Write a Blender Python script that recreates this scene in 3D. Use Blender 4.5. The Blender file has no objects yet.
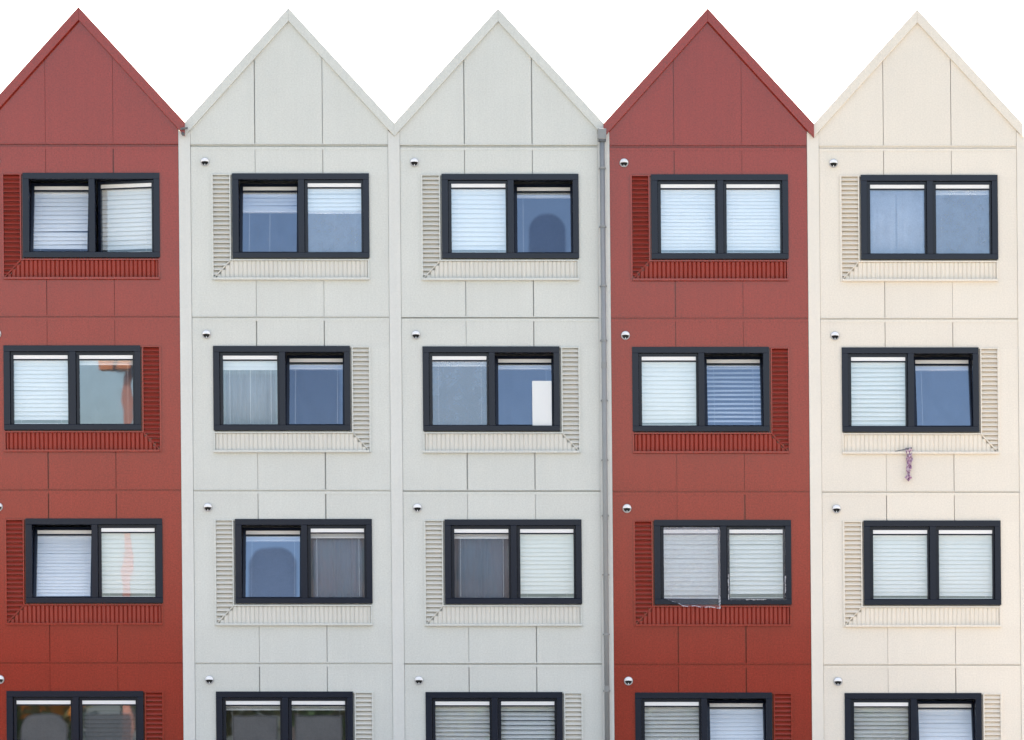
import bpy, bmesh, math, random
from mathutils import Vector
random.seed(11)
scene = bpy.context.scene
COL = scene.collection
R = math.radians

# ------------------------------------------------------------------ measures
S = 58.0            # facade units per metre (facade drawing measured in these units)
SH = 0.00867        # the prefab stack leans a touch to one side
PITCH = 209.5       # house width in facade units
BASE = 0.30         # plinth height
def X(i, u, v): return (180 + PITCH * (i - 1) + u + SH * (v - 215) - 512) / S
def Z(i, v):    return BASE + (837 - (v + 0.5 * (i - 1))) / S
def P(i, u, v, y): return Vector((X(i, u, v), y, Z(i, v)))

# ------------------------------------------------------------------ materials
def new_mat(name):
    m = bpy.data.materials.new(name); m.use_nodes = True
    nt = m.node_tree; nt.nodes.clear()
    out = nt.nodes.new('ShaderNodeOutputMaterial')
    return m, nt, out
def N(nt, t, **kw):
    n = nt.nodes.new(t)
    for k, v in kw.items():
        if k in n.inputs: n.inputs[k].default_value = v
        else: setattr(n, k, v)
    return n
def math_n(nt, op, a, b=None, clamp=False):
    n = nt.nodes.new('ShaderNodeMath'); n.operation = op; n.use_clamp = clamp
    for k, x in enumerate((a, b)):
        if x is None: continue
        if isinstance(x, (int, float)): n.inputs[k].default_value = x
        else: nt.links.new(x, n.inputs[k])
    return n.outputs[0]
def mixrgb(nt, fac, a, b, bt='MIX'):
    n = nt.nodes.new('ShaderNodeMix'); n.data_type = 'RGBA'; n.blend_type = bt
    for idx, x in ((0, fac), (6, a), (7, b)):
        if isinstance(x, (int, float)): n.inputs[idx].default_value = x
        elif isinstance(x, tuple): n.inputs[idx].default_value = (*x, 1)
        else: nt.links.new(x, n.inputs[idx])
    return n.outputs[2]

def coated(name, col, rough=0.45, spec=0.5, grain=0.10, big=0.05, bump=0.15, streak=0.04):
    """painted board or metal: fine grain, cloudy patches, faint rain streaks"""
    m, nt, out = new_mat(name)
    b = N(nt, 'ShaderNodeBsdfPrincipled'); b.inputs['Roughness'].default_value = rough
    b.inputs['Specular IOR Level'].default_value = spec
    tc = N(nt, 'ShaderNodeTexCoord')
    n1 = N(nt, 'ShaderNodeTexNoise', Scale=38.0, Detail=3.0, Roughness=0.7)
    n2 = N(nt, 'ShaderNodeTexNoise', Scale=0.9, Detail=4.0, Roughness=0.6)
    mp = N(nt, 'ShaderNodeMapping'); mp.inputs['Scale'].default_value = (14, 14, 0.5)
    n3 = N(nt, 'ShaderNodeTexNoise', Scale=1.0, Detail=4.0, Roughness=0.65)
    for n in (n1, n2): nt.links.new(tc.outputs['Object'], n.inputs['Vector'])
    nt.links.new(tc.outputs['Object'], mp.inputs['Vector']); nt.links.new(mp.outputs[0], n3.inputs['Vector'])
    f = None
    for n, amt in ((n1, grain), (n2, big), (n3, streak)):
        g = math_n(nt, 'MULTIPLY_ADD', math_n(nt, 'SUBTRACT', n.outputs['Fac'], 0.5), amt * 4)
        nt.nodes[-1].inputs[2].default_value = 1.0
        f = g if f is None else math_n(nt, 'MULTIPLY', f, g)
    ge = N(nt, 'ShaderNodeNewGeometry')
    pt = math_n(nt, 'MULTIPLY_ADD', ge.outputs['Random Per Island'], 0.036); nt.nodes[-1].inputs[2].default_value = 0.982
    f = math_n(nt, 'MULTIPLY', f, pt)
    cmb = N(nt, 'ShaderNodeCombineColor')
    for k in range(3): nt.links.new(f, cmb.inputs[k])
    c = mixrgb(nt, 1.0, col, cmb.outputs[0], 'MULTIPLY')
    nt.links.new(c, b.inputs['Base Color'])
    bp = N(nt, 'ShaderNodeBump', Strength=bump, Distance=0.01)
    nt.links.new(n1.outputs['Fac'], bp.inputs['Height']); nt.links.new(bp.outputs[0], b.inputs['Normal'])
    nt.links.new(b.outputs[0], out.inputs[0])
    return m

M = {}
M['red']    = coated('red_board',   (0.245, 0.0195, 0.0125), 0.14, 0.55, 0.34, 0.06, 0.03, 0.05)
M['grey']   = coated('grey_board',  (0.575, 0.588, 0.560), 0.32, 0.4, 0.11, 0.035, 0.05, 0.020)
M['cream']  = coated('cream_board', (0.720, 0.665, 0.585), 0.32, 0.4, 0.09, 0.025, 0.05, 0.015)
M['red_l']  = coated('red_louvre',  (0.265, 0.031, 0.018), 0.35, 0.4, 0.06, 0.04, 0.0, 0.05)
M['grey_l'] = coated('grey_louvre', (0.610, 0.596, 0.548), 0.45, 0.4, 0.03, 0.03, 0.0, 0.02)
M['cream_l']= coated('cream_louvre',(0.735, 0.672, 0.580), 0.45, 0.4, 0.03, 0.03, 0.0, 0.02)
M['grey_s'] = coated('grey_strip',  (0.612, 0.620, 0.598), 0.40, 0.4, 0.05, 0.03, 0.05, 0.03)
M['cream_s']= coated('cream_strip', (0.735, 0.688, 0.615), 0.45, 0.5, 0.03, 0.03, 0.08, 0.018)
M['frame']  = coated('anthracite_frame', (0.008, 0.0125, 0.027), 0.17, 0.27, 0.04, 0.03, 0.0, 0.03)
M['zinc']   = coated('zinc_pipe', (0.235, 0.245, 0.25), 0.38, 0.5, 0.05, 0.12, 0.03, 0.10)
M['zincdk'] = coated('dark_zinc', (0.10, 0.11, 0.12), 0.45, 0.5, 0.05, 0.05, 0.0, 0.05)
M['white']  = coated('white_plastic', (0.82, 0.82, 0.83), 0.35, 0.5, 0.015, 0.02, 0.0, 0.01)
M['alu']    = coated('vent_metal', (0.38, 0.38, 0.39), 0.30, 0.6, 0.03, 0.1, 0.0, 0.05)
M['black']  = coated('plain_black', (0.012, 0.012, 0.013), 0.6, 0.3, 0.02, 0.02, 0.0, 0.0)
M['roofing']= coated('roof_membrane', (0.07, 0.07, 0.075), 0.7, 0.3, 0.08, 0.1, 0.2, 0.05)
M['room']   = coated('room_plaster', (0.42, 0.42, 0.44), 0.8, 0.2, 0.02, 0.05, 0.0, 0.0)
M['blind']  = coated('blind_slat', (0.86, 0.875, 0.885), 0.45, 0.4, 0.01, 0.03, 0.0, 0.01)
M['blind_w']= coated('blind_slat_warm', (0.86, 0.86, 0.835), 0.45, 0.4, 0.01, 0.03, 0.0, 0.01)
M['blind_g']= coated('blind_slat_grey', (0.16, 0.175, 0.19), 0.5, 0.4, 0.01, 0.03, 0.0, 0.01)
M['board']  = coated('white_card', (0.70, 0.72, 0.73), 0.5, 0.3, 0.005, 0.01, 0.0, 0.0)
M['orange'] = coated('orange_paint', (0.55, 0.15, 0.03), 0.45, 0.5, 0.04, 0.1, 0.0, 0.05)

def curtain_mat(name, a, b, scale):
    m, nt, out = new_mat(name)
    bs = N(nt, 'ShaderNodeBsdfPrincipled', Roughness=0.9)
    tc = N(nt, 'ShaderNodeTexCoord'); mp = N(nt, 'ShaderNodeMapping'); mp.inputs['Scale'].default_value = (scale, 1, 0.35)
    n = N(nt, 'ShaderNodeTexNoise', Scale=1.0, Detail=5.0, Roughness=0.7)
    nt.links.new(tc.outputs['Object'], mp.inputs[0]); nt.links.new(mp.outputs[0], n.inputs['Vector'])
    r = N(nt, 'ShaderNodeValToRGB'); r.color_ramp.elements[0].position = 0.38; r.color_ramp.elements[1].position = 0.62
    r.color_ramp.elements[0].color = (*a, 1); r.color_ramp.elements[1].color = (*b, 1)
    nt.links.new(n.outputs['Fac'], r.inputs[0]); nt.links.new(r.outputs[0], bs.inputs['Base Color'])
    nt.links.new(bs.outputs[0], out.inputs[0]); return m
M['cur_pink'] = curtain_mat('curtain_pink_grey', (0.125, 0.085, 0.095), (0.085, 0.125, 0.135), 2.6)
M['cur_slate']= curtain_mat('curtain_slate', (0.085, 0.075, 0.09), (0.075, 0.10, 0.135), 2.2)
M['cur_pale'] = curtain_mat('curtain_pale', (0.55, 0.60, 0.66), (0.72, 0.78, 0.84), 3.0)
M['cur_dim']  = curtain_mat('curtain_dim', (0.15, 0.15, 0.165), (0.24, 0.27, 0.31), 5.0)
M['cur_mid']  = curtain_mat('curtain_mid', (0.33, 0.34, 0.37), (0.48, 0.52, 0.57), 6.0)

_glass = {}
GLOSS = (0.60, 0.78, 1.0)
def glass(mist=None, refl=0.20):
    """double glazing; mist = patch of outdoor dew (centre x, half width, top, corner radius, amount, optional painted reflection tint), in pane fractions"""
    key = (mist, refl)
    if key in _glass: return _glass[key]
    m, nt, out = new_mat('window_glass')
    tr = N(nt, 'ShaderNodeBsdfTransparent'); tr.inputs[0].default_value = (0.945, 0.955, 0.958, 1)
    gl = N(nt, 'ShaderNodeBsdfGlossy'); gl.inputs['Color'].default_value = (*GLOSS, 1); gl.inputs['Roughness'].default_value = 0.015
    tc = N(nt, 'ShaderNodeTexCoord')
    wv = N(nt, 'ShaderNodeTexNoise', Scale=2.2, Detail=1.0)
    nt.links.new(tc.outputs['Object'], wv.inputs['Vector'])
    bp = N(nt, 'ShaderNodeBump', Strength=0.018, Distance=0.02)
    nt.links.new(wv.outputs['Fac'], bp.inputs['Height']); nt.links.new(bp.outputs[0], gl.inputs['Normal'])
    mx = N(nt, 'ShaderNodeMixShader')
    # grime / film unevenness modulates the reflectance slightly
    dn = N(nt, 'ShaderNodeTexNoise', Scale=5.0, Detail=6.0, Roughness=0.7); nt.links.new(tc.outputs['Object'], dn.inputs['Vector'])
    rf = math_n(nt, 'MULTIPLY_ADD', math_n(nt, 'SUBTRACT', dn.outputs['Fac'], 0.5), refl * 0.35); nt.nodes[-1].inputs[2].default_value = refl
    nt.links.new(rf, mx.inputs[0]); nt.links.new(tr.outputs[0], mx.inputs[1]); nt.links.new(gl.outputs[0], mx.inputs[2])
    # thin dust haze over everything
    df = N(nt, 'ShaderNodeBsdfDiffuse'); df.inputs[0].default_value = (0.55, 0.58, 0.62, 1)
    rg = N(nt, 'ShaderNodeBsdfGlossy'); rg.inputs['Color'].default_value = (0.36, 0.50, 0.78, 1); rg.inputs['Roughness'].default_value = 0.28
    dw = N(nt, 'ShaderNodeMixShader'); dw.inputs[0].default_value = 0.72
    nt.links.new(df.outputs[0], dw.inputs[1]); nt.links.new(rg.outputs[0], dw.inputs[2])
    m2 = N(nt, 'ShaderNodeMixShader')
    grain = N(nt, 'ShaderNodeTexNoise', Scale=45.0, Detail=3.0, Roughness=0.75); nt.links.new(tc.outputs['Object'], grain.inputs['Vector'])
    base_f = math_n(nt, 'MULTIPLY', math_n(nt, 'ADD', grain.outputs['Fac'], dn.outputs['Fac']), 0.045)
    fac = base_f
    if mist:
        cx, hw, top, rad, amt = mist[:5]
        if len(mist) > 5: df.inputs[0].default_value = (*mist[5], 1); dw.inputs[0].default_value = 0.08  # optional tint paints a dimmer reflection into the dew, gloss nearly off
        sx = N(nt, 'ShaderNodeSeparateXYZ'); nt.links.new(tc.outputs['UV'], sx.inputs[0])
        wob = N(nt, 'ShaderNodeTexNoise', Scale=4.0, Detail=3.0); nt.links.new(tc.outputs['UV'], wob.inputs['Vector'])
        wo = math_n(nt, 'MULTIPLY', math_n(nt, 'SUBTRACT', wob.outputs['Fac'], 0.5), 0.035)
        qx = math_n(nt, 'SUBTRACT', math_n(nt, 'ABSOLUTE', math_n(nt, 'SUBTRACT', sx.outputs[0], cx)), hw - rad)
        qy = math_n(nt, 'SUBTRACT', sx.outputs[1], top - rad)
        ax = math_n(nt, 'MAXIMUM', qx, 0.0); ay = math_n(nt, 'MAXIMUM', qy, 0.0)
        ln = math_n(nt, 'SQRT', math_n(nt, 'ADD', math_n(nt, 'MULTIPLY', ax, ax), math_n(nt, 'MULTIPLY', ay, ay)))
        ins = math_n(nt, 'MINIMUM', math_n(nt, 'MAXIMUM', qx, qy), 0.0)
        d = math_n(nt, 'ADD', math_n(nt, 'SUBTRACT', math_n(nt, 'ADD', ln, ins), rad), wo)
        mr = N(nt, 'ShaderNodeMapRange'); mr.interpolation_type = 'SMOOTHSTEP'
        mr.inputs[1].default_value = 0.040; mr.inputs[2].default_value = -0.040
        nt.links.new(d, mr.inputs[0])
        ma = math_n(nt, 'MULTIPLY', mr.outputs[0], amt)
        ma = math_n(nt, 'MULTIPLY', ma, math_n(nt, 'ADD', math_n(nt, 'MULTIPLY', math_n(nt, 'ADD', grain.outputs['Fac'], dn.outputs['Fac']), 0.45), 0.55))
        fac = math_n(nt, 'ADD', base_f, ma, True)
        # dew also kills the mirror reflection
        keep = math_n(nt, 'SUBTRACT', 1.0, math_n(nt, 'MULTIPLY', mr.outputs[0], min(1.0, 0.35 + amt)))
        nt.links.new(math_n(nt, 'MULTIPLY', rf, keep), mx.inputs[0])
    nt.links.new(fac, m2.inputs[0]); nt.links.new(mx.outputs[0], m2.inputs[1]); nt.links.new(dw.outputs[0], m2.inputs[2])
    nt.links.new(m2.outputs[0], out.inputs[0])
    _glass[key] = m
    return m

def film_mat(name, clear, gloss):
    m, nt, out = new_mat(name)
    tr = N(nt, 'ShaderNodeBsdfTransparent'); df = N(nt, 'ShaderNodeBsdfDiffuse'); df.inputs[0].default_value = (0.52, 0.52, 0.60, 1)
    gl = N(nt, 'ShaderNodeBsdfGlossy', Roughness=0.12)
    tc = N(nt, 'ShaderNodeTexCoord'); n = N(nt, 'ShaderNodeTexNoise', Scale=9.0, Detail=5.0, Roughness=0.7, Distortion=0.8)
    nt.links.new(tc.outputs['Object'], n.inputs['Vector'])
    bp = N(nt, 'ShaderNodeBump', Strength=0.5, Distance=0.02); nt.links.new(n.outputs['Fac'], bp.inputs['Height'])
    nt.links.new(bp.outputs[0], gl.inputs['Normal'])
    a = N(nt, 'ShaderNodeMixShader'); f = math_n(nt, 'MULTIPLY_ADD', n.outputs['Fac'], (1 - clear) * 0.8); nt.nodes[-1].inputs[2].default_value = (1 - clear) * 0.6
    nt.links.new(f, a.inputs[0]); nt.links.new(tr.outputs[0], a.inputs[1]); nt.links.new(df.outputs[0], a.inputs[2])
    b = N(nt, 'ShaderNodeMixShader'); b.inputs[0].default_value = gloss
    nt.links.new(a.outputs[0], b.inputs[1]); nt.links.new(gl.outputs[0], b.inputs[2])
    nt.links.new(b.outputs[0], out.inputs[0]); return m
M['film']   = film_mat('plastic_film', 0.72, 0.05)
M['film_c'] = film_mat('plastic_film_clear', 0.95, 0.03)
M['film_e'] = film_mat('plastic_film_fold', 0.50, 0.12)

# ------------------------------------------------------------------ mesh builder
class MB:
    def __init__(s, i=0): s.i, s.v, s.f, s.uv = i, [], [], None
    def prism(s, pts, y0, y1, i=None, tf=None):
        """pts: (u, v) loop on the facade, extruded from depth y0 (front) to y1"""
        i = s.i if i is None else i
        n = len(pts); a = len(s.v)
        A = sum(pts[k][0] * pts[(k + 1) % n][1] - pts[(k + 1) % n][0] * pts[k][1] for k in range(n))
        if A > 0: pts = pts[::-1]          # v runs downward: make the front face look to -y
        for y in (y0, y1):
            for (u, v) in pts:
                p = P(i, u, v, y); s.v.append(tf(p) if tf else p)
        s.f.append(tuple(range(a, a + n))); s.f.append(tuple(range(a + 2 * n - 1, a + n - 1, -1)))
        for k in range(n):
            s.f.append((a + k, a + n + k, a + n + (k + 1) % n, a + (k + 1) % n))
    def box(s, u0, v0, u1, v1, y0, y1, **k): s.prism([(u0, v0), (u1, v0), (u1, v1), (u0, v1)], y0, y1, **k)
    def ring(s, u0, v0, u1, v1, w, y0, y1, **k):   # w = (left, top, right, bottom)
        l, t, r, b = w
        s.box(u0, v0, u1, v0 + t, y0, y1, **k); s.box(u0, v1 - b, u1, v1, y0, y1, **k)
        s.box(u0, v0 + t, u0 + l, v1 - b, y0, y1, **k); s.box(u1 - r, v0 + t, u1, v1 - b, y0, y1, **k)
    def raw(s, verts, faces):
        a = len(s.v); s.v += [Vector(p) for p in verts]; s.f += [tuple(a + k for k in f) for f in faces]
    def wbox(s, x0, x1, y0, y1, z0, z1):
        s.raw([(x, y, z) for z in (z0, z1) for y in (y0, y1) for x in (x0, x1)],
              [(0, 2, 3, 1), (4, 5, 7, 6), (0, 1, 5, 4), (2, 6, 7, 3), (0, 4, 6, 2), (1, 3, 7, 5)])
    def lathe(s, c, axis, prof, n=20):
        """prof: (r, t) along axis 'y' (t towards -y) or 'z'"""
        a = len(s.v)
        for (r, t) in prof:
            for k in range(n):
                q = 2 * math.pi * k / n
                if axis == 'y': s.v.append(Vector((c[0] + r * math.cos(q), c[1] - t, c[2] + r * math.sin(q))))
                else: s.v.append(Vector((c[0] + r * math.cos(q), c[1] + r * math.sin(q), c[2] + t)))
        for j in range(len(prof) - 1):
            for k in range(n):
                k2 = (k + 1) % n
                s.f.append((a + j * n + k, a + j * n + k2, a + (j + 1) * n + k2, a + (j + 1) * n + k))
    def tube(s, p0, p1, r, n=14, caps=True):
        p0, p1 = Vector(p0), Vector(p1); d = (p1 - p0).normalized()
        e1 = d.orthogonal().normalized(); e2 = d.cross(e1); a = len(s.v)
        for p in (p0, p1):
            for k in range(n):
                q = 2 * math.pi * k / n; s.v.append(p + r * (math.cos(q) * e1 + math.sin(q) * e2))
        for k in range(n):
            k2 = (k + 1) % n; s.f.append((a + k, a + k2, a + n + k2, a + n + k))
        if caps: s.f.append(tuple(range(a + n - 1, a - 1, -1))); s.f.append(tuple(range(a + n, a + 2 * n)))
    def build(s, name, mat, parent=None, label=None, smooth=False, bevel=0.0, fix=True):
        me = bpy.data.meshes.new(name)
        org = parent_origin(parent)
        me.from_pydata([tuple(p - org) for p in s.v], [], s.f)
        bm = bmesh.new(); bm.from_mesh(me)
        if fix: bmesh.ops.recalc_face_normals(bm, faces=bm.faces)
        bm.to_mesh(me); bm.free()
        for m in (mat if isinstance(mat, (list, tuple)) else [mat]): me.materials.append(m)
        if smooth:
            for p in me.polygons: p.use_smooth = True
        o = bpy.data.objects.new(name, me); COL.objects.link(o)
        if parent is not None: o.parent = parent
        if label: o['label'] = label
        if bevel:
            b = o.modifiers.new('Bevel', 'BEVEL'); b.width = bevel; b.segments = 2; b.limit_method = 'ANGLE'
        return o
def parent_origin(p):
    o = Vector((0, 0, 0))
    while p is not None: o = o + p.location; p = p.parent
    return o
def thing(name, label, cat, loc=(0, 0, 0), group=None):
    o = bpy.data.objects.new(name, None); COL.objects.link(o); o.location = loc
    o.empty_display_size = 0.3
    o['label'] = label; o['category'] = cat
    if group: o['group'] = group
    return o
def tag(o, label, cat, group=None):
    o['label'] = label; o['category'] = cat
    if group: o['group'] = group
    return o
def move_to_base(o):
    """put a single mesh thing's origin at its base"""
    me = o.data; lo = Vector([min(v.co[k] for v in me.vertices) for k in range(3)]); hi = Vector([max(v.co[k] for v in me.vertices) for k in range(3)])
    c = Vector(((lo.x + hi.x) / 2, (lo.y + hi.y) / 2, lo.z))
    for v in me.vertices: v.co -= c
    o.location = c
    return o

# ------------------------------------------------------------------ a window
ROWS = [174.0, 346.5, 519.5, 692.0]       # window tops
WW, WH = 137.0, 84.5
def win_u(row): return 52.3 if row % 2 == 0 else 31.8

def tilt_tf(i, u0, u1, vb, ang):
    pb = P(i, u0, vb, 0.06); a = R(ang)
    def tf(p):
        y, z = p.y - pb.y, p.z - pb.z
        return Vector((p.x, pb.y + y * math.cos(a) + z * math.sin(a), pb.z + z * math.cos(a) - y * math.sin(a)))
    return tf
def turn_tf(i, ur, v, ang):
    pb = P(i, ur, v, 0.06); a = R(ang)
    def tf(p):
        x, y = p.x - pb.x, p.y - pb.y
        return Vector((pb.x + x * math.cos(a) + y * math.sin(a), pb.y + y * math.cos(a) - x * math.sin(a), p.z))
    return tf

def slat_profile(w, phi, bul=0.07, th=0.0025):
    pts = []
    for k in range(5):
        t = k / 4 - 0.5
        b = bul * w * (0.25 - t * t) * 4 * 0.5
        # along the slat, then the bulge to the outside
        pts.append((t * w * math.sin(phi) - b * math.cos(phi), t * w * math.cos(phi) + b * math.sin(phi)))
    back = [(y + th, z) for (y, z) in reversed(pts)]
    return pts + back

def add_blind(i, win, u0, u1, v0, v1, drop, pitch, phi, tf, mat, rnd, odd=None, yc=0.125):
    mb = MB(i)
    mb.box(u0 - 1.0, v0 - 2.5, u1 + 1.0, v0 + 0.6, yc - 0.025, yc + 0.03, tf=tf)              # head rail
    H = v1 - v0
    ve = v0 + H * drop
    n = max(0, int((ve - v0 - 1.5) / pitch)); w = pitch * 1.16 / S
    rest = int(H / pitch) - n
    prof = slat_profile(w, R(phi)); m = len(prof)
    for k in range(n):
        vc = v0 + 0.5 + pitch * (k + 0.5)
        sag = rnd.uniform(-0.35, 0.35); sag2 = rnd.uniform(-0.35, 0.35); dphi = 0
        if odd and k in odd: sag += odd[k][0]; sag2 += odd[k][1]
        a = len(mb.v)
        for (u, sg) in ((u0 - 0.6, sag), ((u0 + u1) / 2, (sag + sag2) / 2 + rnd.uniform(-.1, .1)), (u1 + 0.6, sag2)):
            c = P(i, u, vc + sg, yc)
            for (dy, dz) in prof:
                p = c + Vector((0, dy, dz)); mb.v.append(tf(p) if tf else p)
        for seg in range(2):
            for q in range(m):
                q2 = (q + 1) % m
                mb.f.append((a + seg * m + q, a + seg * m + q2, a + (seg + 1) * m + q2, a + (seg + 1) * m + q))
        mb.f.append(tuple(range(a + m - 1, a - 1, -1))); mb.f.append(tuple(range(a + 2 * m, a + 3 * m)))
    if drop < 0.97:                                                                            # gathered slats and bottom rail
        st = 0.16 * max(rest, 2)
        vv = v0 + 0.5 + pitch * n
        q = vv
        while q < vv + st:
            mb.box(u0 - 0.6, q, u1 + 0.6, q + 0.30, yc - 0.022, yc + 0.022, tf=tf); q += 0.45
        mb.box(u0 - 0.8, q + 0.1, u1 + 0.8, q + 1.5, yc - 0.026, yc + 0.026, tf=tf)
    else:
        mb.box(u0 - 0.8, v1 - 1.0, u1 + 0.8, v1 + 0.6, yc - 0.02, yc + 0.02, tf=tf)
    for fu in (0.13, 0.87) if drop > 0.9 else ((0.12, 0.5, 0.88) if drop > 0.1 else (0.11, 0.9)):  # ladder cords
        uu = u0 + (u1 - u0) * fu
        mb.box(uu - 0.10, v0, uu + 0.10, v1 - 1.0 if rnd.random() < 0.7 else ve, yc - 0.045, yc - 0.042, tf=tf)
    return mb.build('blind', mat, win)

def add_curtain(i, win, u0, u1, v0, v1, mat, tf, folds=7, yc=0.22, amp=0.009):
    mb = MB(i); n = 64; a = 0
    for k in range(n + 1):
        t = k / n
        y = yc + amp * math.sin(t * folds * 2 * math.pi + 1.3 * math.sin(5 * t)) + amp * .4 * math.sin(t * 31)
        for v in (v0, v1):
            p = P(i, u0 + (u1 - u0) * t, v, y); mb.v.append(tf(p) if tf else p)
    for k in range(n): mb.f.append((2 * k, 2 * k + 1, 2 * k + 3, 2 * k + 2))
    o = mb.build('curtain', mat, win, smooth=True)
    sd = o.modifiers.new('Solidify', 'SOLIDIFY'); sd.thickness = 0.004
    return o

def window(i, row, house, spec):
    rnd = random.Random(100 * i + row)
    wu, wv = win_u(row), ROWS[row] - 0.5 * 0
    fr = MB(i)
    # bezel, proud of the wall
    fr.ring(wu, wv - 0.5, wu + WW, wv + WH - 0.5, (6.4, 6.0, 6.0, 5.4), -0.03, 0.16)
    fr.box(wu + 66, wv + 5.5, wu + 72.2, wv + WH - 5.9, -0.027, 0.158)
    if (i + row) % 2 == 0: fr.box(wu + 69.5, wv + WH - 3.6, wu + 70.4, wv + WH - 2.7, -0.033, -0.02)
    win = fr.build('window', M['frame'], house, label=spec.get('label'), bevel=0.006)
    for side in (0, 1):
        sp = spec['LR'[side]]
        o0, o1 = ((wu + 6.6, wu + 65.8), (wu + 72.4, wu + 130.8))[side]
        t0, t1 = wv + 5.7, wv + WH - 6.1
        g0, g1 = o0 + 3.1, o1 - 1.9
        tf = None
        if sp.get('open') == 'tilt': tf = tilt_tf(i, o0, o1, t1, sp.get('ang', 12.0))
        elif sp.get('open') == 'turn': tf = turn_tf(i, o1, t1, 13.0)
        vt = wv + 9.0; gt = wv + 14.0; gb = wv + 77.6
        sa = MB(i)
        sa.ring(o0, t0, o1, t1, (g0 - o0, vt - t0, o1 - g1, t1 - gb), 0.03, 0.10, tf=tf)
        sa.box(g0, vt + 3.7, g1, gt, 0.036, 0.098, tf=tf)
        sa.build('sash', M['frame'], win, bevel=0.004,
                 label={'tilt': 'sash tilted open at the top', 'turn': 'sash swung open at one side'}.get(sp.get('open')))
        ve = MB(i); ve.box(g0 + 0.1, vt, g1 - 0.1, vt + 3.6, 0.033, 0.095, tf=tf)
        ve.build('vent_strip', M['white'], win)
        # glass with uv
        gm = MB(i)
        q = [P(i, g0 - .3, gb + .3, 0.07), P(i, g1 + .3, gb + .3, 0.07), P(i, g1 + .3, gt - .3, 0.07), P(i, g0 - .3, gt - .3, 0.07)]
        gm.raw([tf(p) if tf else p for p in q], [(0, 1, 2, 3)])
        rfl = sp.get('refl', 0.20)
        if sp.get('open') and sp.get('blind') and sp['blind'][0] > 0.9 and sp['blind'][1] < 40: rfl = 0.10
        go = gm.build('pane', glass(sp.get('mist'), rfl), win, fix=False)
        uv = go.data.uv_layers.new(name='UVMap')
        for li, c in enumerate(((0, 0), (1, 0), (1, 1), (0, 1))): uv.data[li].uv = c
        b = sp.get('blind')
        if b is not None:
            drop, phi, mk = b
            add_blind(i, win, g0, g1, gt, gb, drop, rnd.uniform(4.1, 4.6) if sp.get('pitch') is None else sp['pitch'], phi, tf, M[mk], rnd, sp.get('odd'))
        if sp.get('curtain'):
            for (a, c, mk) in sp['curtain']:
                add_curtain(i, win, g0 + (g1 - g0) * a, g0 + (g1 - g0) * c, gt - 3, gb + 3, M[mk], tf, folds=max(2, int(9 * (c - a))))
    return win

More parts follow.
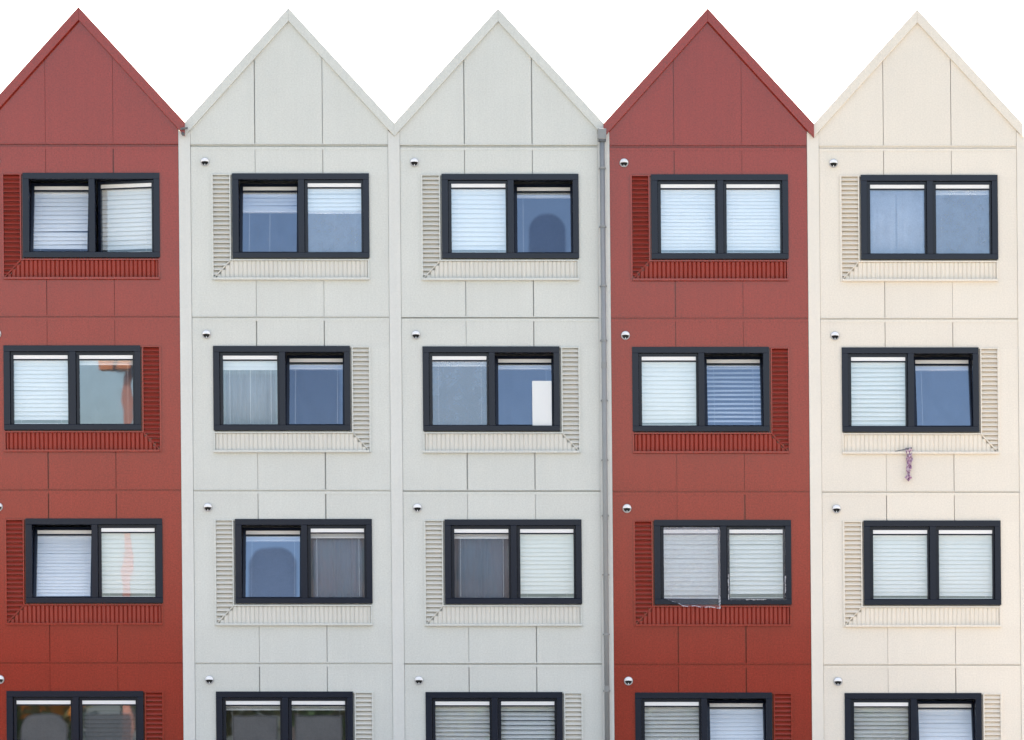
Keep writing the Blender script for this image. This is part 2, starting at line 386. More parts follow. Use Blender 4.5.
# ------------------------------------------------------------------ louvred trim beside and below each window
def louvre(i, row, house, mat, fmat):
    wu, wv = win_u(row), ROWS[row]
    left = row % 2 == 0
    rnd = random.Random(7 * i + row)
    # outer / inner limits of the side panel
    if left: so, si = wu - 21.0, wu - 1.6
    else:    so, si = wu + WW + 20.6, wu + WW + 1.6
    oth = wu + 0.3 if not left else wu + WW - 0.3          # plain end of the bottom panel
    if not left: oth = wu
    top, bt, bb = wv + 0.2, wv + 86.6, wv + 106.0
    sgn = 1 if left else -1
    mb = MB(i); fm = MB(i)
    # slim flanges
    def rect(a, b, v0, v1, y0, y1): fm.box(min(a, b), v0, max(a, b), v1, y0, y1)
    rect(so, so + sgn * 1.9, top - 0.2, bb, -0.022, 0.044)                 # outer edge
    rect(si - sgn * 1.2, si, top - 0.2, bt, -0.022, 0.03)                 # inner edge
    rect(si - sgn * 1.2, oth, bt - 1.3, bt, -0.021, 0.03)                 # above the bottom panel
    rect(so + sgn * 1.9, oth, bb - 2.2, bb, -0.060, 0.03)                 # bottom ledge
    rect(oth - sgn * 1.5, oth, bt, bb - 2.2, -0.020, 0.03)                # plain end
    rect(so + sgn * 1.9, si - sgn * 1.2, top - 0.2, top + 1.0, -0.020, 0.03)
    # side slats
    a0, a1 = so + sgn * 1.9, si - sgn * 1.2
    v = top + 1.2; step = 4.55
    d0, d1 = bt, bb - 2.2                                                   # mitre from (a1, d0) to (a0, d1)
    while v + step < d1 + 0.5:
        vm = v + step * 0.5
        e = a1
        if vm > d0: e = a1 + (a0 - a1) * (vm - d0) / (d1 - d0)
        if abs(e - a0) > 1.2:
            j = rnd.uniform(-0.002, 0.002)
            lo, hi = min(a0, e), max(a0, e)
            vb = min(v + step * (0.80 if mat != M['red_l'] else 0.74), d1)
            n = len(mb.v)
            for (vv, y) in ((v, 0.030), (vb, -0.016 + j), (vb + 0.22, -0.012 + j), (vb + 0.1, 0.042), (v + 0.5, 0.043)):
                for u in (lo, hi): mb.v.append(P(i, u, vv, y))
            for k in range(5):
                k2 = (k + 1) % 5
                mb.f.append((n + 2 * k, n + 2 * k + 1, n + 2 * k2 + 1, n + 2 * k2))
            mb.f.append(tuple(n + 2 * k for k in range(5))); mb.f.append(tuple(n + 2 * k + 1 for k in range(5)))
        v += step
    # mitre bar
    mb.prism([(a1, d0 - 0.6), (a1 + sgn * 0.9, d0 + 0.2), (a0 + sgn * 0.9, d1), (a0, d1 - 0.6)], -0.008, 0.043)
    # bottom ribs
    yb = 0.024 if mat == M['red_l'] else 0.016
    u = a0 + sgn * 3.0; end = oth - sgn * 1.5; step = 4.35
    while (end - u) * sgn > 1.0:
        um = u + sgn * 1.2
        vt = d0 + 0.25
        t = (um - a0) / (a1 - a0)
        if 0 <= t < 1: vt = d0 + (d1 - d0) * (1 - t) + 0.9
        if d1 - vt > 1.2:
            j = rnd.uniform(-0.0025, 0.0025)
            w = 4.30; n = len(mb.v)
            u0, u1 = u, u + sgn * w
            if (end - u1) * sgn < 0: u1 = end
            for (uu, y) in ((u0, yb), (u0 + sgn * 0.9, 0.004 + j), (u1 - sgn * 0.9, 0.004 + j), (u1, yb)):
                for vv in (vt, d1 - 0.15): mb.v.append(P(i, uu, vv, y))
            for k in range(4):
                k2 = (k + 1) % 4
                mb.f.append((n + 2 * k, n + 2 * k + 1, n + 2 * k2 + 1, n + 2 * k2))
            mb.f.append((n, n + 2, n + 4, n + 6)); mb.f.append((n + 1, n + 3, n + 5, n + 7))
        u += sgn * step
    lp = mb.build('louvre_panel', mat, house)
    fm.build('louvre_frame', fmat, lp, bevel=0.003)
    return lp

# ------------------------------------------------------------------ round vent cap
def vent_cap(i, u, v, house):
    c = P(i, u, v, 0.0); r = 4.4 / S
    mb = MB(i)
    prof = [(r, -0.0), (r, 0.022), (r * 0.97, 0.028), (r * 0.80, 0.030), (r * 0.74, 0.026), (r * 0.72, 0.002)]
    mb.lathe(c, 'y', prof, 28)
    cap = mb.build('vent_cap', M['alu'], house, smooth=False)
    op = MB(i); op.lathe(c, 'y', [(0.001, 0.008), (r * 0.73, 0.008), (r * 0.73, 0.004)], 24)  # flat black disc paints the shade inside the vent
    op.build('opening_shade', M['black'], cap)
    hd = MB(i); n = 14; m = 6; rr = r * 0.96                       # half-shell hood over the upper part
    for j in range(m + 1):
        f = j / m * math.pi / 2
        for k in range(n + 1):
            q = math.pi * (-0.04 + 1.08 * k / n)
            hd.v.append(Vector((c.x + rr * math.cos(q) * math.cos(f), c.y - 0.014 - 0.050 * math.sin(f), c.z + rr * 0.10 + (rr * 0.88) * math.sin(q) * math.cos(f))))
    for j in range(m):
        for k in range(n):
            hd.f.append((j * (n + 1) + k, j * (n + 1) + k + 1, (j + 1) * (n + 1) + k + 1, (j + 1) * (n + 1) + k))
    ho = hd.build('hood', M['white'], cap, smooth=True)
    sd = ho.modifiers.new('Solidify', 'SOLIDIFY'); sd.thickness = 0.004
    fn = MB(i); fn.box(u - 0.3, v + 2.0, u + 0.3, v + 3.4, -0.03, -0.008); fn.build('fin', M['white'], cap)
    return cap

# ------------------------------------------------------------------ a house
SEAMS = (75.5, 143.2)
BELTS = [145.6, 317.4, 490.6, 663.4]
K = 115.0 / 104.75           # gable slope
def house(i, label, colour, specs):
    rnd = random.Random(31 + i)
    org = Vector((X(i, 110, 837), 0, 0))
    h = thing('terrace_house', label, 'house', org, 'gabled terrace houses')
    bodym, lou = M[colour], M[colour + '_l']
    stripm = {'red': 'red', 'grey': 'grey_s', 'cream': 'cream_s'}[colour]
    # ---- wall: boards between seams, around the window holes
    mb = MB(i)
    eps = 0.25
    bands = [(BELTS[r] + (1.3 if r == 0 else 0.7) , (BELTS[r + 1] - 0.6 if r < 3 else 834.0)) for r in range(4)]
    for r, (v0, v1) in enumerate(bands):
        wu, wv = win_u(r), ROWS[r]
        hu0, hu1, hv0, hv1 = wu + 3, wu + WW - 3, wv + 3, wv + WH - 3
        if r % 2 == 0: lu0, lu1 = wu - 20, wu + WW - 1.0
        else: lu0, lu1 = wu + 1.0, wu + WW + 19.6
        lv1 = wv + 105
        for part in (0, 1):                                    # above and below the window: three boards each
            a, b = ((v0, wv + 1.0), (lv1, v1))[part]
            edges = [11.0]
            for s in SEAMS:
                g = rnd.choice((0.12, 0.25, 0.4, 0.55)) * (0.6 if i == 4 else 1.0); edges += [s - g, s + g]
            edges.append(208.5)
            for k in range(3):
                d = rnd.uniform(-0.0015, 0.0015)
                mb.box(edges[2 * k] + 0.15, a, edges[2 * k + 1] - 0.15 * (k == 2), b, d, 0.03)
        mb.box(11.15, wv + 1.0, lu0, lv1, 0.0, 0.03); mb.box(lu1, wv + 1.0, 208.4, lv1, 0.0, 0.03)
        # backing with the hole
        t0, t1 = v0 - 3, v1 + 0.5
        mb.box(0.4, t0, 209.1, hv0, 0.045, 0.20); mb.box(0.4, hv1, 209.1, t1, 0.045, 0.20)
        mb.box(0.4, hv0, hu0, hv1, 0.045, 0.20); mb.box(hu1, hv0, 209.1, hv1, 0.045, 0.20)
    # side and back walls, plinth
    zt = Z(i, 140)
    mb.box(0.4, 140, 8, 834, 0.20, 8.0); mb.box(201.5, 140, 209.1, 834, 0.20, 8.0); mb.box(8, 140, 201.5, 834, 7.85, 8.0)
    mb.build('wall', bodym, h)
    pl = MB(i); pl.box(0.1, 834, 209.4, 853.5, 0.02, 8.0); pl.build('plinth', M['roofing'], h)
    # ---- belt flashings between storeys
    for r, v in enumerate(BELTS):
        f = MB(i)
        f.box(11.3, v - 0.55 - 0.5 * (r == 0), 208.4, v + (0.5 if r else 0.8), 0.026 if i != 4 and (r == 0 or i == 2) else 0.010, 0.044)
        f.box(11.3, v + (0.7 if r else 1.3), 208.4, v + (3.6 if r else 4.2), -0.004, 0.02)
        f.box(11.3, v - 1.5 - 0.5 * (r == 0), 208.4, v - 0.6 - 0.5 * (r == 0), -0.008, 0.03)
        for q in (36, 104, 172):                            # fixing clips on the flashing
            f.box(q - 0.6, v - 2.9, q + 0.6, v - 1.55, -0.010, -0.002)
        f.build('belt_flashing', bodym, h)
    # ---- gable boards
    gb = MB(i)
    L = lambda u: 21.4 + abs(u - 110.25) * K - 0.6            # underside of the verge board (tucked under it)
    g = [rnd.choice((0.15, 0.3, 0.5)) for _ in range(2)]
    yb = BELTS[0] - 1.2
    gb.prism([(11.1, L(11.1)), (SEAMS[0] - g[0], L(SEAMS[0] - g[0])), (SEAMS[0] - g[0], yb), (11.1, yb)], 0.0, 0.03)
    gb.prism([(SEAMS[0] + g[0], L(SEAMS[0] + g[0])), (110.25, 20.8), (SEAMS[1] - g[1], L(SEAMS[1] - g[1])), (SEAMS[1] - g[1], yb), (SEAMS[0] + g[0], yb)], 0.001, 0.03)
    gb.prism([(SEAMS[1] + g[1], L(SEAMS[1] + g[1])), (208.4, L(208.4)), (208.4, yb), (SEAMS[1] + g[1], yb)], -0.001, 0.03)
    gb.prism([(3, 129), (110.25, 15), (207, 129), (207, 148), (3, 148)], 0.045, 0.18)
    gb.build('gable', bodym, h)
    # ---- verge boards and roof
    yv = -0.075 if colour == 'red' else -0.045
    e = 5.4
    for s in (-1, 1):
        vb = MB(i); c = 110.25
        tail = 1.2 if colour == 'red' else 0.0
        uo = c + s * (104.75 + tail * 0.35)
        vb.prism([(c, 8.2), (uo, 123.1 + tail * 0.4), (uo, 136.3 + tail), (c, 21.4)], yv, 0.06)
        vb.build('verge_board', bodym, h, bevel=0.006)
    rf = MB(i)
    for s in (-1, 1):
        c = 110.25
        rf.prism([(c, 9.2), (c + s * 104.5, 124.2), (c + s * 104.5, 130), (c, 15)], 0.062, 8.1)
    rf.build('roof', M['roofing'], h)
    # ---- corner strips
    for (u0, own) in ([(0.0, True)] + ([(PITCH, False)] if i == 4 else [])):
        st = MB(i)
        st.prism([(u0 - 0.9, 130.0), (u0 + 5.5, 135.8), (u0 + 10.9, 130.9), (u0 + 10.9, 834), (u0 - 0.9, 834)], -0.014, 0.03)
        q = 160
        while q < 834:                                       # rivets down both edges
            for uu in (u0 + 0.3, u0 + 10.0):
                st.box(uu - 0.3, q - 0.3, uu + 0.3, q + 0.3, -0.019, -0.010)
            q += 24.0
        st.build('corner_strip', M['grey_s'] if i == 3 else M[stripm], h, bevel=0.004)
    # ---- rooms behind the windows
    rm = MB(i)
    ft = [140, 317.8, 490.6, 663.4, 834]
    for r in range(4):
        a, b = ft[r] + 2, ft[r + 1] - 2
        rm.box(8.2, a, 201.3, a + 3, 0.21, 3.6); rm.box(8.2, b - 3, 201.3, b, 0.21, 3.6)
        rm.box(8.2, a + 3, 14, b - 3, 0.21, 3.6); rm.box(195.5, a + 3, 201.3, b - 3, 0.21, 3.6)
        rm.box(14, a + 3, 195.5, b - 3, 3.3, 3.59)
    rm.build('room', M['room'], h)
    # ---- windows, louvres, vent caps
    for r in range(4):
        window(i, r, h, specs[r])
        louvre(i, r, h, lou, bodym)
        vent_cap(i, 25.4, ROWS[r] - 12.0, h)
    return h

# full-height / raised blind shortcuts: (drop, slat angle from vertical, material)
FB = (1.0, 17, 'blind'); FW = (1.0, 17, 'blind_w'); RAISED = (0.0, 30, 'blind')
FULLMIST = (0.5, 0.60, 1.2, 0.1, 0.30)
T = 'tilt'
DIM_REFL = (0.092, 0.082, 0.070)  # dark mirrored surroundings painted into the dew of bottom-row panes
red1 = [
    dict(L=dict(open=T, blind=FB, odd={8: (0.0, -0.9), 9: (0, 0.4)}), R=dict(open='turn', blind=FW)),
    dict(L=dict(blind=(1.0, 20, 'blind')), R=dict(blind=RAISED, refl=0.22)),
    dict(L=dict(open=T, blind=FB, pitch=3.4), R=dict(blind=FW, refl=0.22)),
    dict(L=dict(mist=(0.5, 0.42, 0.86, 0.26, 0.85, DIM_REFL), refl=0.34), R=dict(blind=(1.0, 28, 'blind_g'), mist=(0.48, 0.43, 0.86, 0.06, 0.45, DIM_REFL), refl=0.30)),
]
grey2 = [
    dict(L=dict(open=T, blind=(0.34, 22, 'blind'), refl=0.24), R=dict(blind=(0.36, 22, 'blind'), mist=(0.5, 0.60, 0.64, 0.03, 0.34))),
    dict(L=dict(blind=(0.12, 30, 'blind'), curtain=[(0.0, 1.0, 'cur_dim')], mist=(0.5, 0.47, 0.80, 0.05, 0.10)), R=dict(open=T, blind=RAISED, mist=(0.45, 0.5, 0.90, 0.10, 0.05), refl=0.24)),
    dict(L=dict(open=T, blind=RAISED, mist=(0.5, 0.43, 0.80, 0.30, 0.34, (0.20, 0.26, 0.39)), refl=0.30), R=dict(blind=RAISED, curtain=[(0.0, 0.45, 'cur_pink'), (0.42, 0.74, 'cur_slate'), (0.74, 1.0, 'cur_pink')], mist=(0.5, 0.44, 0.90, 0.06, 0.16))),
    dict(L=dict(blind=RAISED, mist=(0.53, 0.40, 0.84, 0.03, 0.85, DIM_REFL), refl=0.30), R=dict(blind=RAISED, mist=(0.5, 0.43, 0.84, 0.03, 0.85, DIM_REFL), refl=0.30)),
]
grey3 = [
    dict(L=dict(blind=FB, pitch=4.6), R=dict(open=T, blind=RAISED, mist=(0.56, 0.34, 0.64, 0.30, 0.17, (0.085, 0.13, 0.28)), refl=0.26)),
    dict(L=dict(blind=RAISED, mist=FULLMIST), R=dict(open=T, blind=RAISED, refl=0.24)),
    dict(L=dict(blind=RAISED, curtain=[(0.0, 0.5, 'cur_slate'), (0.48, 1.0, 'cur_slate')], mist=(0.5, 0.40, 0.95, 0.03, 0.12)), R=dict(blind=FW)),
    dict(L=dict(blind=(1.0, 36, 'blind_w'), refl=0.24), R=dict(blind=(1.0, 44, 'blind_w'), mist=(0.5, 0.42, 0.86, 0.05, 0.10), refl=0.24)),
]
red4 = [
    dict(L=dict(blind=FB, pitch=3.5), R=dict(blind=FB, pitch=3.5)),
    dict(L=dict(blind=FW, pitch=4.3), R=dict(open=T, blind=(1.0, 50, 'blind'), pitch=4.6, refl=0.24)),
    dict(L=dict(blind=(1.0, 26, 'blind')), R=dict(blind=(1.0, 26, 'blind'), pitch=4.5)),
    dict(L=dict(blind=(1.0, 36, 'blind_w'), refl=0.24), R=dict(open=T, blind=FB, pitch=4.2)),
]
cream5 = [
    dict(L=dict(curtain=[(0.0, 0.485, 'cur_mid'), (0.515, 1.0, 'cur_mid')], mist=(0.5, 0.6, 1.2, 0.1, 0.42)), R=dict(blind=RAISED, mist=(0.5, 0.6, 1.2, 0.1, 0.34))),
    dict(L=dict(blind=(1.0, 28, 'blind_w'), pitch=4.4), R=dict(open=T, blind=RAISED, refl=0.26)),
    dict(L=dict(blind=FB, pitch=4.0), R=dict(blind=FB, pitch=4.0)),
    dict(L=dict(blind=(1.0, 36, 'blind_w'), refl=0.26), R=dict(open=T, blind=FB)),
]
houses = [
    house(0, 'brick red gabled house at the left end of the terrace, cut off by picture edge', 'red', red1),
    house(1, 'pale grey gabled house right beside the left red house', 'grey', grey2),
    house(2, 'pale grey gabled house with the drainpipe along its right side', 'grey', grey3),
    house(3, 'brick red gabled house between the drainpipe and the cream house', 'red', red4),
    house(4, 'cream gabled house at the right end of the terrace', 'cream', cream5),
]

# small gutter outlet poking out at the first valley
gs = MB(1)
p = P(1, 3.2, 130.0, -0.11)
gs.tube((p.x - 0.02, -0.10, p.z), (p.x + 0.10, -0.12, p.z + 0.012), 0.020)
gs.tube((p.x + 0.01, -0.10, p.z - 0.075), (p.x + 0.03, -0.13, p.z - 0.10), 0.026)
gs.build('gutter_outlet', M['zincdk'], houses[0])

# ------------------------------------------------------------------ drainpipe
pu = 3.6
base = P(3, pu, 852, -0.10); base.z = 0.02
dp = thing('drainpipe', 'grey metal downpipe with box hopper between the pale grey and red houses', 'drainpipe', base)
mb = MB(3)
mb.tube(P(3, pu, 138, -0.10), P(3, pu, 852, -0.10), 2.55 / S, 24)
mb.build('pipe', M['zinc'], dp, smooth=False)
for pl in dp.children[0].data.polygons: pl.use_smooth = len(pl.vertices) == 4
mb = MB(3)
mb.prism([(pu - 4.4, 129), (pu + 4.2, 129), (pu + 4.0, 139.5), (pu - 4.2, 139.5)], -0.165, -0.02)
mb.build('hopper', M['zinc'], dp, bevel=0.01)
mb = MB(3); mb.tube(P(3, pu, 139.6, -0.10), P(3, pu, 141.6, -0.10), 3.9 / S, 20); mb.build('collar', M['zincdk'], dp)
for v in (168, 226.5, 285.5, 340, 400, 459.5, 515, 574, 633.5, 690, 749, 808):
    mb = MB(3)
    mb.tube(P(3, pu, v - 0.9, -0.10), P(3, pu, v + 0.9, -0.10), 3.0 / S, 20)
    mb.box(pu - 3.6, v - 0.6, pu + 3.6, v + 0.6, -0.07, -0.012)
    mb.build('bracket', M['zinc'], dp)
for v in (365, 516.5, 688):
    mb = MB(3); mb.tube(P(3, pu, v - 3.0, -0.10), P(3, pu, v + 3.0, -0.10), 2.8 / S, 20); mb.build('joint_sleeve', M['zinc'], dp)

# ------------------------------------------------------------------ loose things at the windows
def ragged_sheet(name, i, u0, u1, v0, v1, y, mat, amp, rnd, nu=26, nv=30, hang=None, ragged=0.8):
    mb = MB(i)
    for b in range(nv + 1):
        for a in range(nu + 1):
            fu, fv = a / nu, b / nv
            u = u0 + (u1 - u0) * fu; v = v0 + (v1 - v0) * fv
            yy = y
            if hang:
                u, v, yy = hang(fu, fv, u, v, yy)
            edge = a in (0, nu) or b in (0, nv)
            if edge: u += rnd.uniform(-ragged, ragged); v += rnd.uniform(-ragged, ragged)
            yy += amp * (math.sin(fu * 9 + fv * 4) * math.sin(fv * 13 + fu * 3)) * 0.5 + amp * rnd.uniform(-0.25, 0.25)
            mb.v.append(P(i, u, v, yy))
    for b in range(nv):
        for a in range(nu):
            k = b * (nu + 1) + a
            mb.f.append((k, k + nu + 1, k + nu + 2, k + 1))
    o = mb.build(name, mat, None, smooth=True, fix=False)
    return o
rnd = random.Random(5)
wu, wv = win_u(2), ROWS[2]
def hang(fu, fv, u, v, y):
    if fv <= 0.86: v = wv + 7 + fv / 0.86 * 71.0
    else:                               # the loose lower edge bellies out and sags
        t = (fv - 0.86) / 0.14
        v = wv + 78 + t * (min(1, fu * 3.2) * 6.5 + 3.6 * fu + 0.5 * math.sin(fu * 21))
        u = u + t * (2.5 * (1 - fu) ** 3)
        y = y - 0.045 * t * math.sin(math.pi * min(1, fu + .1)) - 0.01 * t
    return u, v, y
fl = ragged_sheet('plastic_sheet', 3, wu + 9.3, wu + 65.8, wv + 8, wv + 81, -0.045, [M['film'], M['film_e'], M['film_c']], 0.010, rnd, nu=60, nv=74, hang=hang, ragged=0.3)
for k, pl in enumerate(fl.data.polygons):      # clear below the pane, a thin whitish fold along the torn hem
    a, b = k % 60, k // 60
    if b > 63: pl.material_index = 2
    if (b >= 73 and math.sin(a * .9) + math.sin(a * .41) > -0.7) or (a >= 58 and b > 60 and (a + b) % 3) or b == 63: pl.material_index = 1
tag(move_to_base(fl), 'loose cloudy plastic sheet over the left pane, its torn hem sagging below the window', 'plastic sheet', 'plastic sheets taped over panes of the right red house')
fr = ragged_sheet('plastic_sheet', 3, wu + 73.6, wu + 131.0, wv + 8.5, wv + 79.6, -0.042, [M['film_c'], M['film_e']], 0.008, rnd, nu=70, nv=80, ragged=0.55)
for k, pl in enumerate(fr.data.polygons):
    a, b = k % 70, k // 70
    if (b == 0 and 46 < a < 52) or (a == 0 and b > 50) or (a == 69 and 52 < b < 72) or (b == 79 and 20 < a < 46): pl.material_index = 1
tag(move_to_base(fr), 'clear ragged-edged plastic sheet taped flat over the right pane of that window', 'plastic sheet', 'plastic sheets taped over panes of the right red house')

# white board standing inside the second grey house
wu, wv = win_u(1), ROWS[1]
mb = MB(2); mb.box(wu + 109.4, wv + 33.8, wu + 128.8, wv + 78.6, 0.008, 0.022)
bo = mb.build('white_board', M['board'], None, bevel=0.003)
tag(move_to_base(bo), 'plain white upright board standing in the right corner of a tilted-open window', 'board')

# mauve cloth caught on the ledge of the cream house
def cloth():
    i = 4; mb = MB(i); r2 = random.Random(3)
    nu, nv = 10, 60
    for b in range(nv + 1):
        f = b / nv
        half = 3.1 * (1 - 0.42 * f) + 0.5 * math.sin(f * 23) + (1.1 if 0.86 < f < 0.93 else 0) - (1.2 if f > 0.97 else 0)
        cu = 97.8 + 0.6 * math.sin(f * 5) - 0.2 * f
        for a in range(nu + 1):
            g = a / nu - 0.5
            y = -0.062 - 0.016 * math.sin(g * 11 + f * 6) - 0.012 * math.sin(f * 31 + g * 4) - 0.02 * f
            mb.v.append(P(i, cu + 2 * half * g + r2.uniform(-.2, .2), 446.6 + 33.5 * f + r2.uniform(-.25, .25), y))
    for b in range(nv):
        for a in range(nu):
            if r2.random() < 0.05 and 8 < b < 54: continue
            k = b * (nu + 1) + a; mb.f.append((k, k + nu + 1, k + nu + 2, k + 1))
    m, nt, out = new_mat('mauve_cloth')
    bs = N(nt, 'ShaderNodeBsdfPrincipled', Roughness=0.9); tc = N(nt, 'ShaderNodeTexCoord')
    n = N(nt, 'ShaderNodeTexNoise', Scale=28.0, Detail=3.0); nt.links.new(tc.outputs['Object'], n.inputs['Vector'])
    rp = N(nt, 'ShaderNodeValToRGB'); cr = rp.color_ramp
    cr.elements[0].position = 0.30; cr.elements[0].color = (0.12, 0.06, 0.13, 1)
    cr.elements[1].position = 0.58; cr.elements[1].color = (0.56, 0.45, 0.51, 1)
    el = cr.elements.new(0.44); el.color = (0.30, 0.15, 0.27, 1)
    nt.links.new(n.outputs['Fac'], rp.inputs[0]); nt.links.new(rp.outputs[0], bs.inputs['Base Color']); nt.links.new(bs.outputs[0], out.inputs[0])
    root = thing('hanging_cloth', 'tattered mauve cloth strip hanging from the ledge below a cream house window', 'cloth', P(4, 97.8, 480, -0.06))
    o = mb.build('cloth', m, root, smooth=True, fix=False)
    sd = o.modifiers.new('Solidify', 'SOLIDIFY'); sd.thickness = 0.004
    st = MB(i); a, b = P(i, 84, 450.2, -0.05), P(i, 100.8, 446.8, -0.07)
    st.tube(a, (a * 0.4 + b * 0.6), 0.007, 8); st.tube((a * 0.4 + b * 0.6), b, 0.014, 8)
    st.build('stick', M['zincdk'], root)
cloth()

# ------------------------------------------------------------------ ground and the world opposite
def sheet(name, x0, x1, y0, y1, z, mat):
    mb = MB(); mb.raw([(x0, y0, z), (x1, y0, z), (x1, y1, z), (x0, y1, z)], [(0, 1, 2, 3)])
    o = mb.build(name, mat); o['kind'] = 'structure'; return o
M['soil']  = coated('grass_ground', (0.10, 0.12, 0.05), 0.9, 0.2, 0.2, 0.2, 0.4, 0.0)
M['pave']  = coated('paving', (0.34, 0.32, 0.29), 0.8, 0.3, 0.1, 0.1, 0.3, 0.0)
M['tar']   = coated('asphalt', (0.06, 0.06, 0.062), 0.8, 0.3, 0.2, 0.1, 0.3, 0.0)
sheet('ground', -1500, 1500, -1500, 1500, 0.0, M['soil'])
mb = MB(); mb.wbox(-80, 80, -24, 0.019, -0.05, 0.02); o = mb.build('pavement', M['pave']); o['kind'] = 'structure'
sheet('road', -300, 300, -66, -24.2, 0.008, M['tar'])

def far_trees():
    r3 = random.Random(9); mb = MB()
    cols = []
    spots = []
    x = -75.0
    while x < 75:
        spots.append((x + r3.uniform(-1, 1), (-112 if not -13 < x < 4 else -98) + r3.uniform(-4, 4), r3.uniform(7.2, 8.6), r3.random())); x += r3.uniform(4.4, 6.4)
    spots.append((-20.8, -82, 9.0, 2.0))
    for (x, y, h, kd) in spots:
        mb.tube((x, y, 0), (x + r3.uniform(-.3, .3), y, h * 0.7), 0.16, 8); cols += [3] * 10
        for _ in range(7):
            z = h * r3.uniform(0.3, 0.6); q = r3.uniform(0, 6.28); L_ = r3.uniform(1.2, 2.2)
            mb.tube((x, y, z), (x + L_ * math.cos(q), y + L_ * math.sin(q), z + L_ * 0.9), 0.06, 5); cols += [3] * 7
        cl = [(r3.gauss(0, 1.9), r3.gauss(0, 1.9), h * r3.uniform(0.32, 0.92), r3.uniform(0.8, 1.8)) for _ in range(26)]
        for (cx, cy, cz, cr) in cl:
            tone = 2 if kd == 2.0 else (1 if r3.random() < 0.35 + 0.3 * (kd > .7) else 0)
            for _ in range(46):
                d = Vector((r3.gauss(0, 1), r3.gauss(0, 1), r3.gauss(0, 1))).normalized() * cr * r3.random() ** 0.4
                c = Vector((x + cx, y + cy, cz)) + d
                e1 = Vector((r3.gauss(0, 1), r3.gauss(0, 1), r3.gauss(0, 1))).normalized(); e2 = e1.orthogonal().normalized()
                s = r3.uniform(0.2, 0.42)
                mb.raw([c + e1 * s, c + e2 * s * .6, c - e1 * s, c - e2 * s * .6], [(0, 1, 2, 3)]); cols.append(tone)
    ms = [coated('leaf_green', (0.045, 0.065, 0.022), 0.6, 0.3, 0.2, 0.3, 0, 0), coated('leaf_olive', (0.10, 0.085, 0.03), 0.6, 0.3, 0.2, 0.3, 0, 0),
          coated('leaf_orange', (0.45, 0.13, 0.015), 0.6, 0.3, 0.2, 0.3, 0, 0), coated('bark', (0.10, 0.08, 0.06), 0.9, 0.2, 0.2, 0.3, 0.3, 0)]
    o = mb.build('distant_trees', ms, fix=False)
    for p_, c_ in zip(o.data.polygons, cols): p_.material_index = c_
    o['kind'] = 'stuff'; o['label'] = 'belt of green and autumn trees across the street, mirrored in the lower windows'
far_trees()

# orange hoist across the street, seen mirrored in the left red house's panes
D = 85.0
hx = (127.5 - 512) / S * (1 + D / 60)
ho = thing('builders_hoist', 'orange lattice hoist across the street, mirrored in the left red house windows', 'hoist', (hx, -D, 0))
M['mast'] = coated('faded_red_mast', (0.42, 0.15, 0.09), 0.5, 0.4, 0.05, 0.1, 0.0, 0.05)
mb = MB(); mb.wbox(hx - 0.17, hx + 0.17, -D - 0.17, -D + 0.17, 0, 17.7)
mb.build('mast', M['mast'], ho)
mb = MB(); mb.wbox(hx - 1.15, hx - 0.52, -D - .6, -D + .6, 17.75, 18.35); mb.wbox(hx - 0.34, hx + 0.12, -D - .6, -D + .6, 17.75, 18.35)
mb.build('platform', M['orange'], ho)
mb = MB(); mb.wbox(hx - 0.52, hx - 0.34, -D - .5, -D + .5, 17.75, 18.3); mb.wbox(hx + 0.14, hx + 0.45, -D - .5, -D + .5, 17.5, 18.3)
mb.build('motor', M['black'], ho)

# dark brick block across the street, mirrored in the third-row panes of the grey houses
M['brick'] = coated('dark_brick', (0.085, 0.060, 0.052), 0.85, 0.2, 0.2, 0.2, 0.3, 0.1)
M['dglass'] = coated('far_window', (0.02, 0.025, 0.03), 0.1, 0.5, 0.0, 0.0, 0.0, 0.0)
bb = thing('brick_block', 'dark brown brick block across the street, mirrored in the grey houses windows', 'building', (-5.4, -112, 0))
mb = MB(); mb.wbox(-10.6, -0.15, -122, -104, 0, 12.6); mb.build('wall', M['brick'], bb)
mb = MB(); mb.wbox(-10.7, -0.05, -122.2, -103.8, 12.6, 12.9); mb.build('roof', M['roofing'], bb)
for fl_ in range(4):
    for k in range(4):
        x0 = -9.9 + 2.45 * k; z0 = 1.0 + 3.0 * fl_
        mb = MB(); mb.wbox(x0, x0 + 1.5, -104.0, -103.94, z0, z0 + 1.5); mb.build('window', M['dglass'], bb)

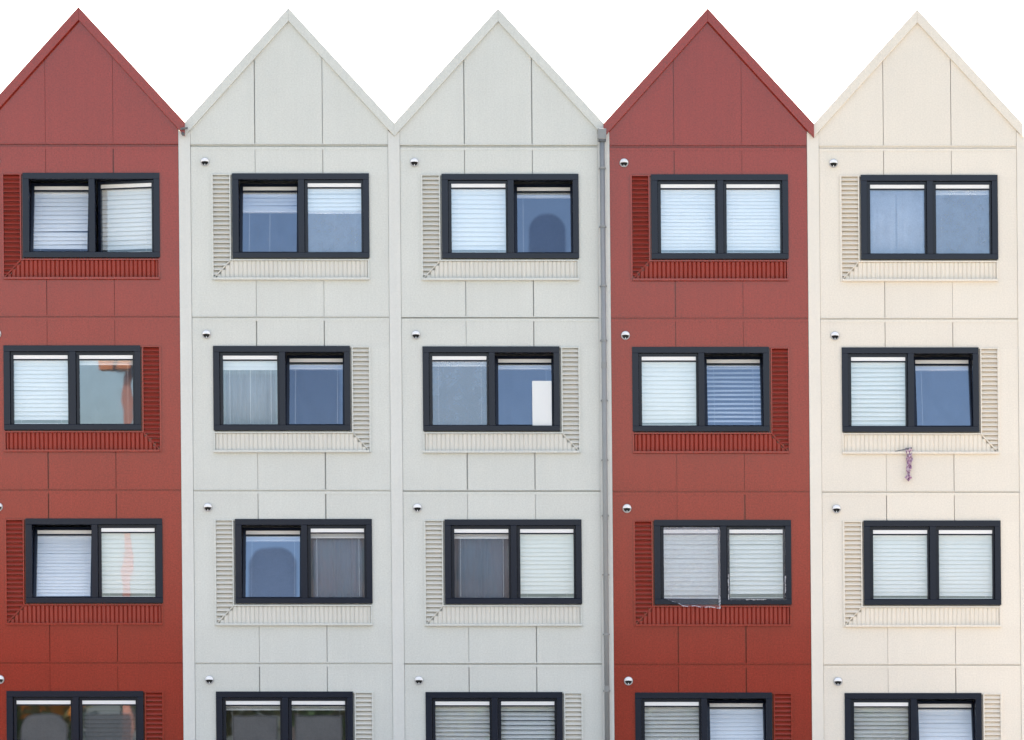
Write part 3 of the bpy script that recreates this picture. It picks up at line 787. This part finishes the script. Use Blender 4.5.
# ------------------------------------------------------------------ sky, sun, camera
SUN_EL, SUN_ROT = R(55), R(14)
w = bpy.data.worlds.new('World'); scene.world = w; w.use_nodes = True
nt = w.node_tree; nt.nodes.clear()
sky = nt.nodes.new('ShaderNodeTexSky'); sky.sky_type = 'NISHITA'; sky.sun_disc = False
sky.sun_elevation = SUN_EL; sky.sun_rotation = SUN_ROT
sky.air_density = 1.0; sky.dust_density = 3.5; sky.ozone_density = 1.0; sky.altitude = 0
bg = nt.nodes.new('ShaderNodeBackground'); bg.inputs[1].default_value = 0.15
wo = nt.nodes.new('ShaderNodeOutputWorld')
veil = mixrgb(nt, 1.0, sky.outputs[0], (1.20, 1.0, 0.81), 'MULTIPLY')   # warm daylight balance
nt.links.new(veil, bg.inputs[0]); nt.links.new(bg.outputs[0], wo.inputs[0])
ld = bpy.data.lights.new('sun', 'SUN'); ld.energy = 3.0; ld.angle = R(0.5); ld.color = (1.0, 0.95, 0.88)
lo = bpy.data.objects.new('sun', ld); COL.objects.link(lo)
sd = Vector((math.sin(SUN_ROT) * math.cos(SUN_EL), math.cos(SUN_ROT) * math.cos(SUN_EL), math.sin(SUN_EL)))
lo.rotation_euler = sd.to_track_quat('Z', 'Y').to_euler(); lo.location = (0, 30, 40)

cd = bpy.data.cameras.new('camera'); cam = bpy.data.objects.new('camera', cd); COL.objects.link(cam)
CD = 60.0; CW = 1024 / S
cam.location = (0, -CD, 1.7); cam.rotation_euler = (R(90), 0, 0)
cd.sensor_width = 36; cd.lens = 36 * CD / CW
cd.shift_y = (BASE + (837 - 370) / S - 1.7) / CW
cd.clip_start = 0.5; cd.clip_end = 4000
scene.camera = cam

scene.view_settings.view_transform = 'Standard'; scene.view_settings.look = 'None'
scene.view_settings.gamma = 1.0; scene.view_settings.exposure = 2.0
scene.view_settings.use_curve_mapping = False
scene.cycles.use_denoising = True
scene.cycles.max_bounces = 10; scene.cycles.transparent_max_bounces = 16
scene.cycles.diffuse_bounces = 4; scene.cycles.glossy_bounces = 4
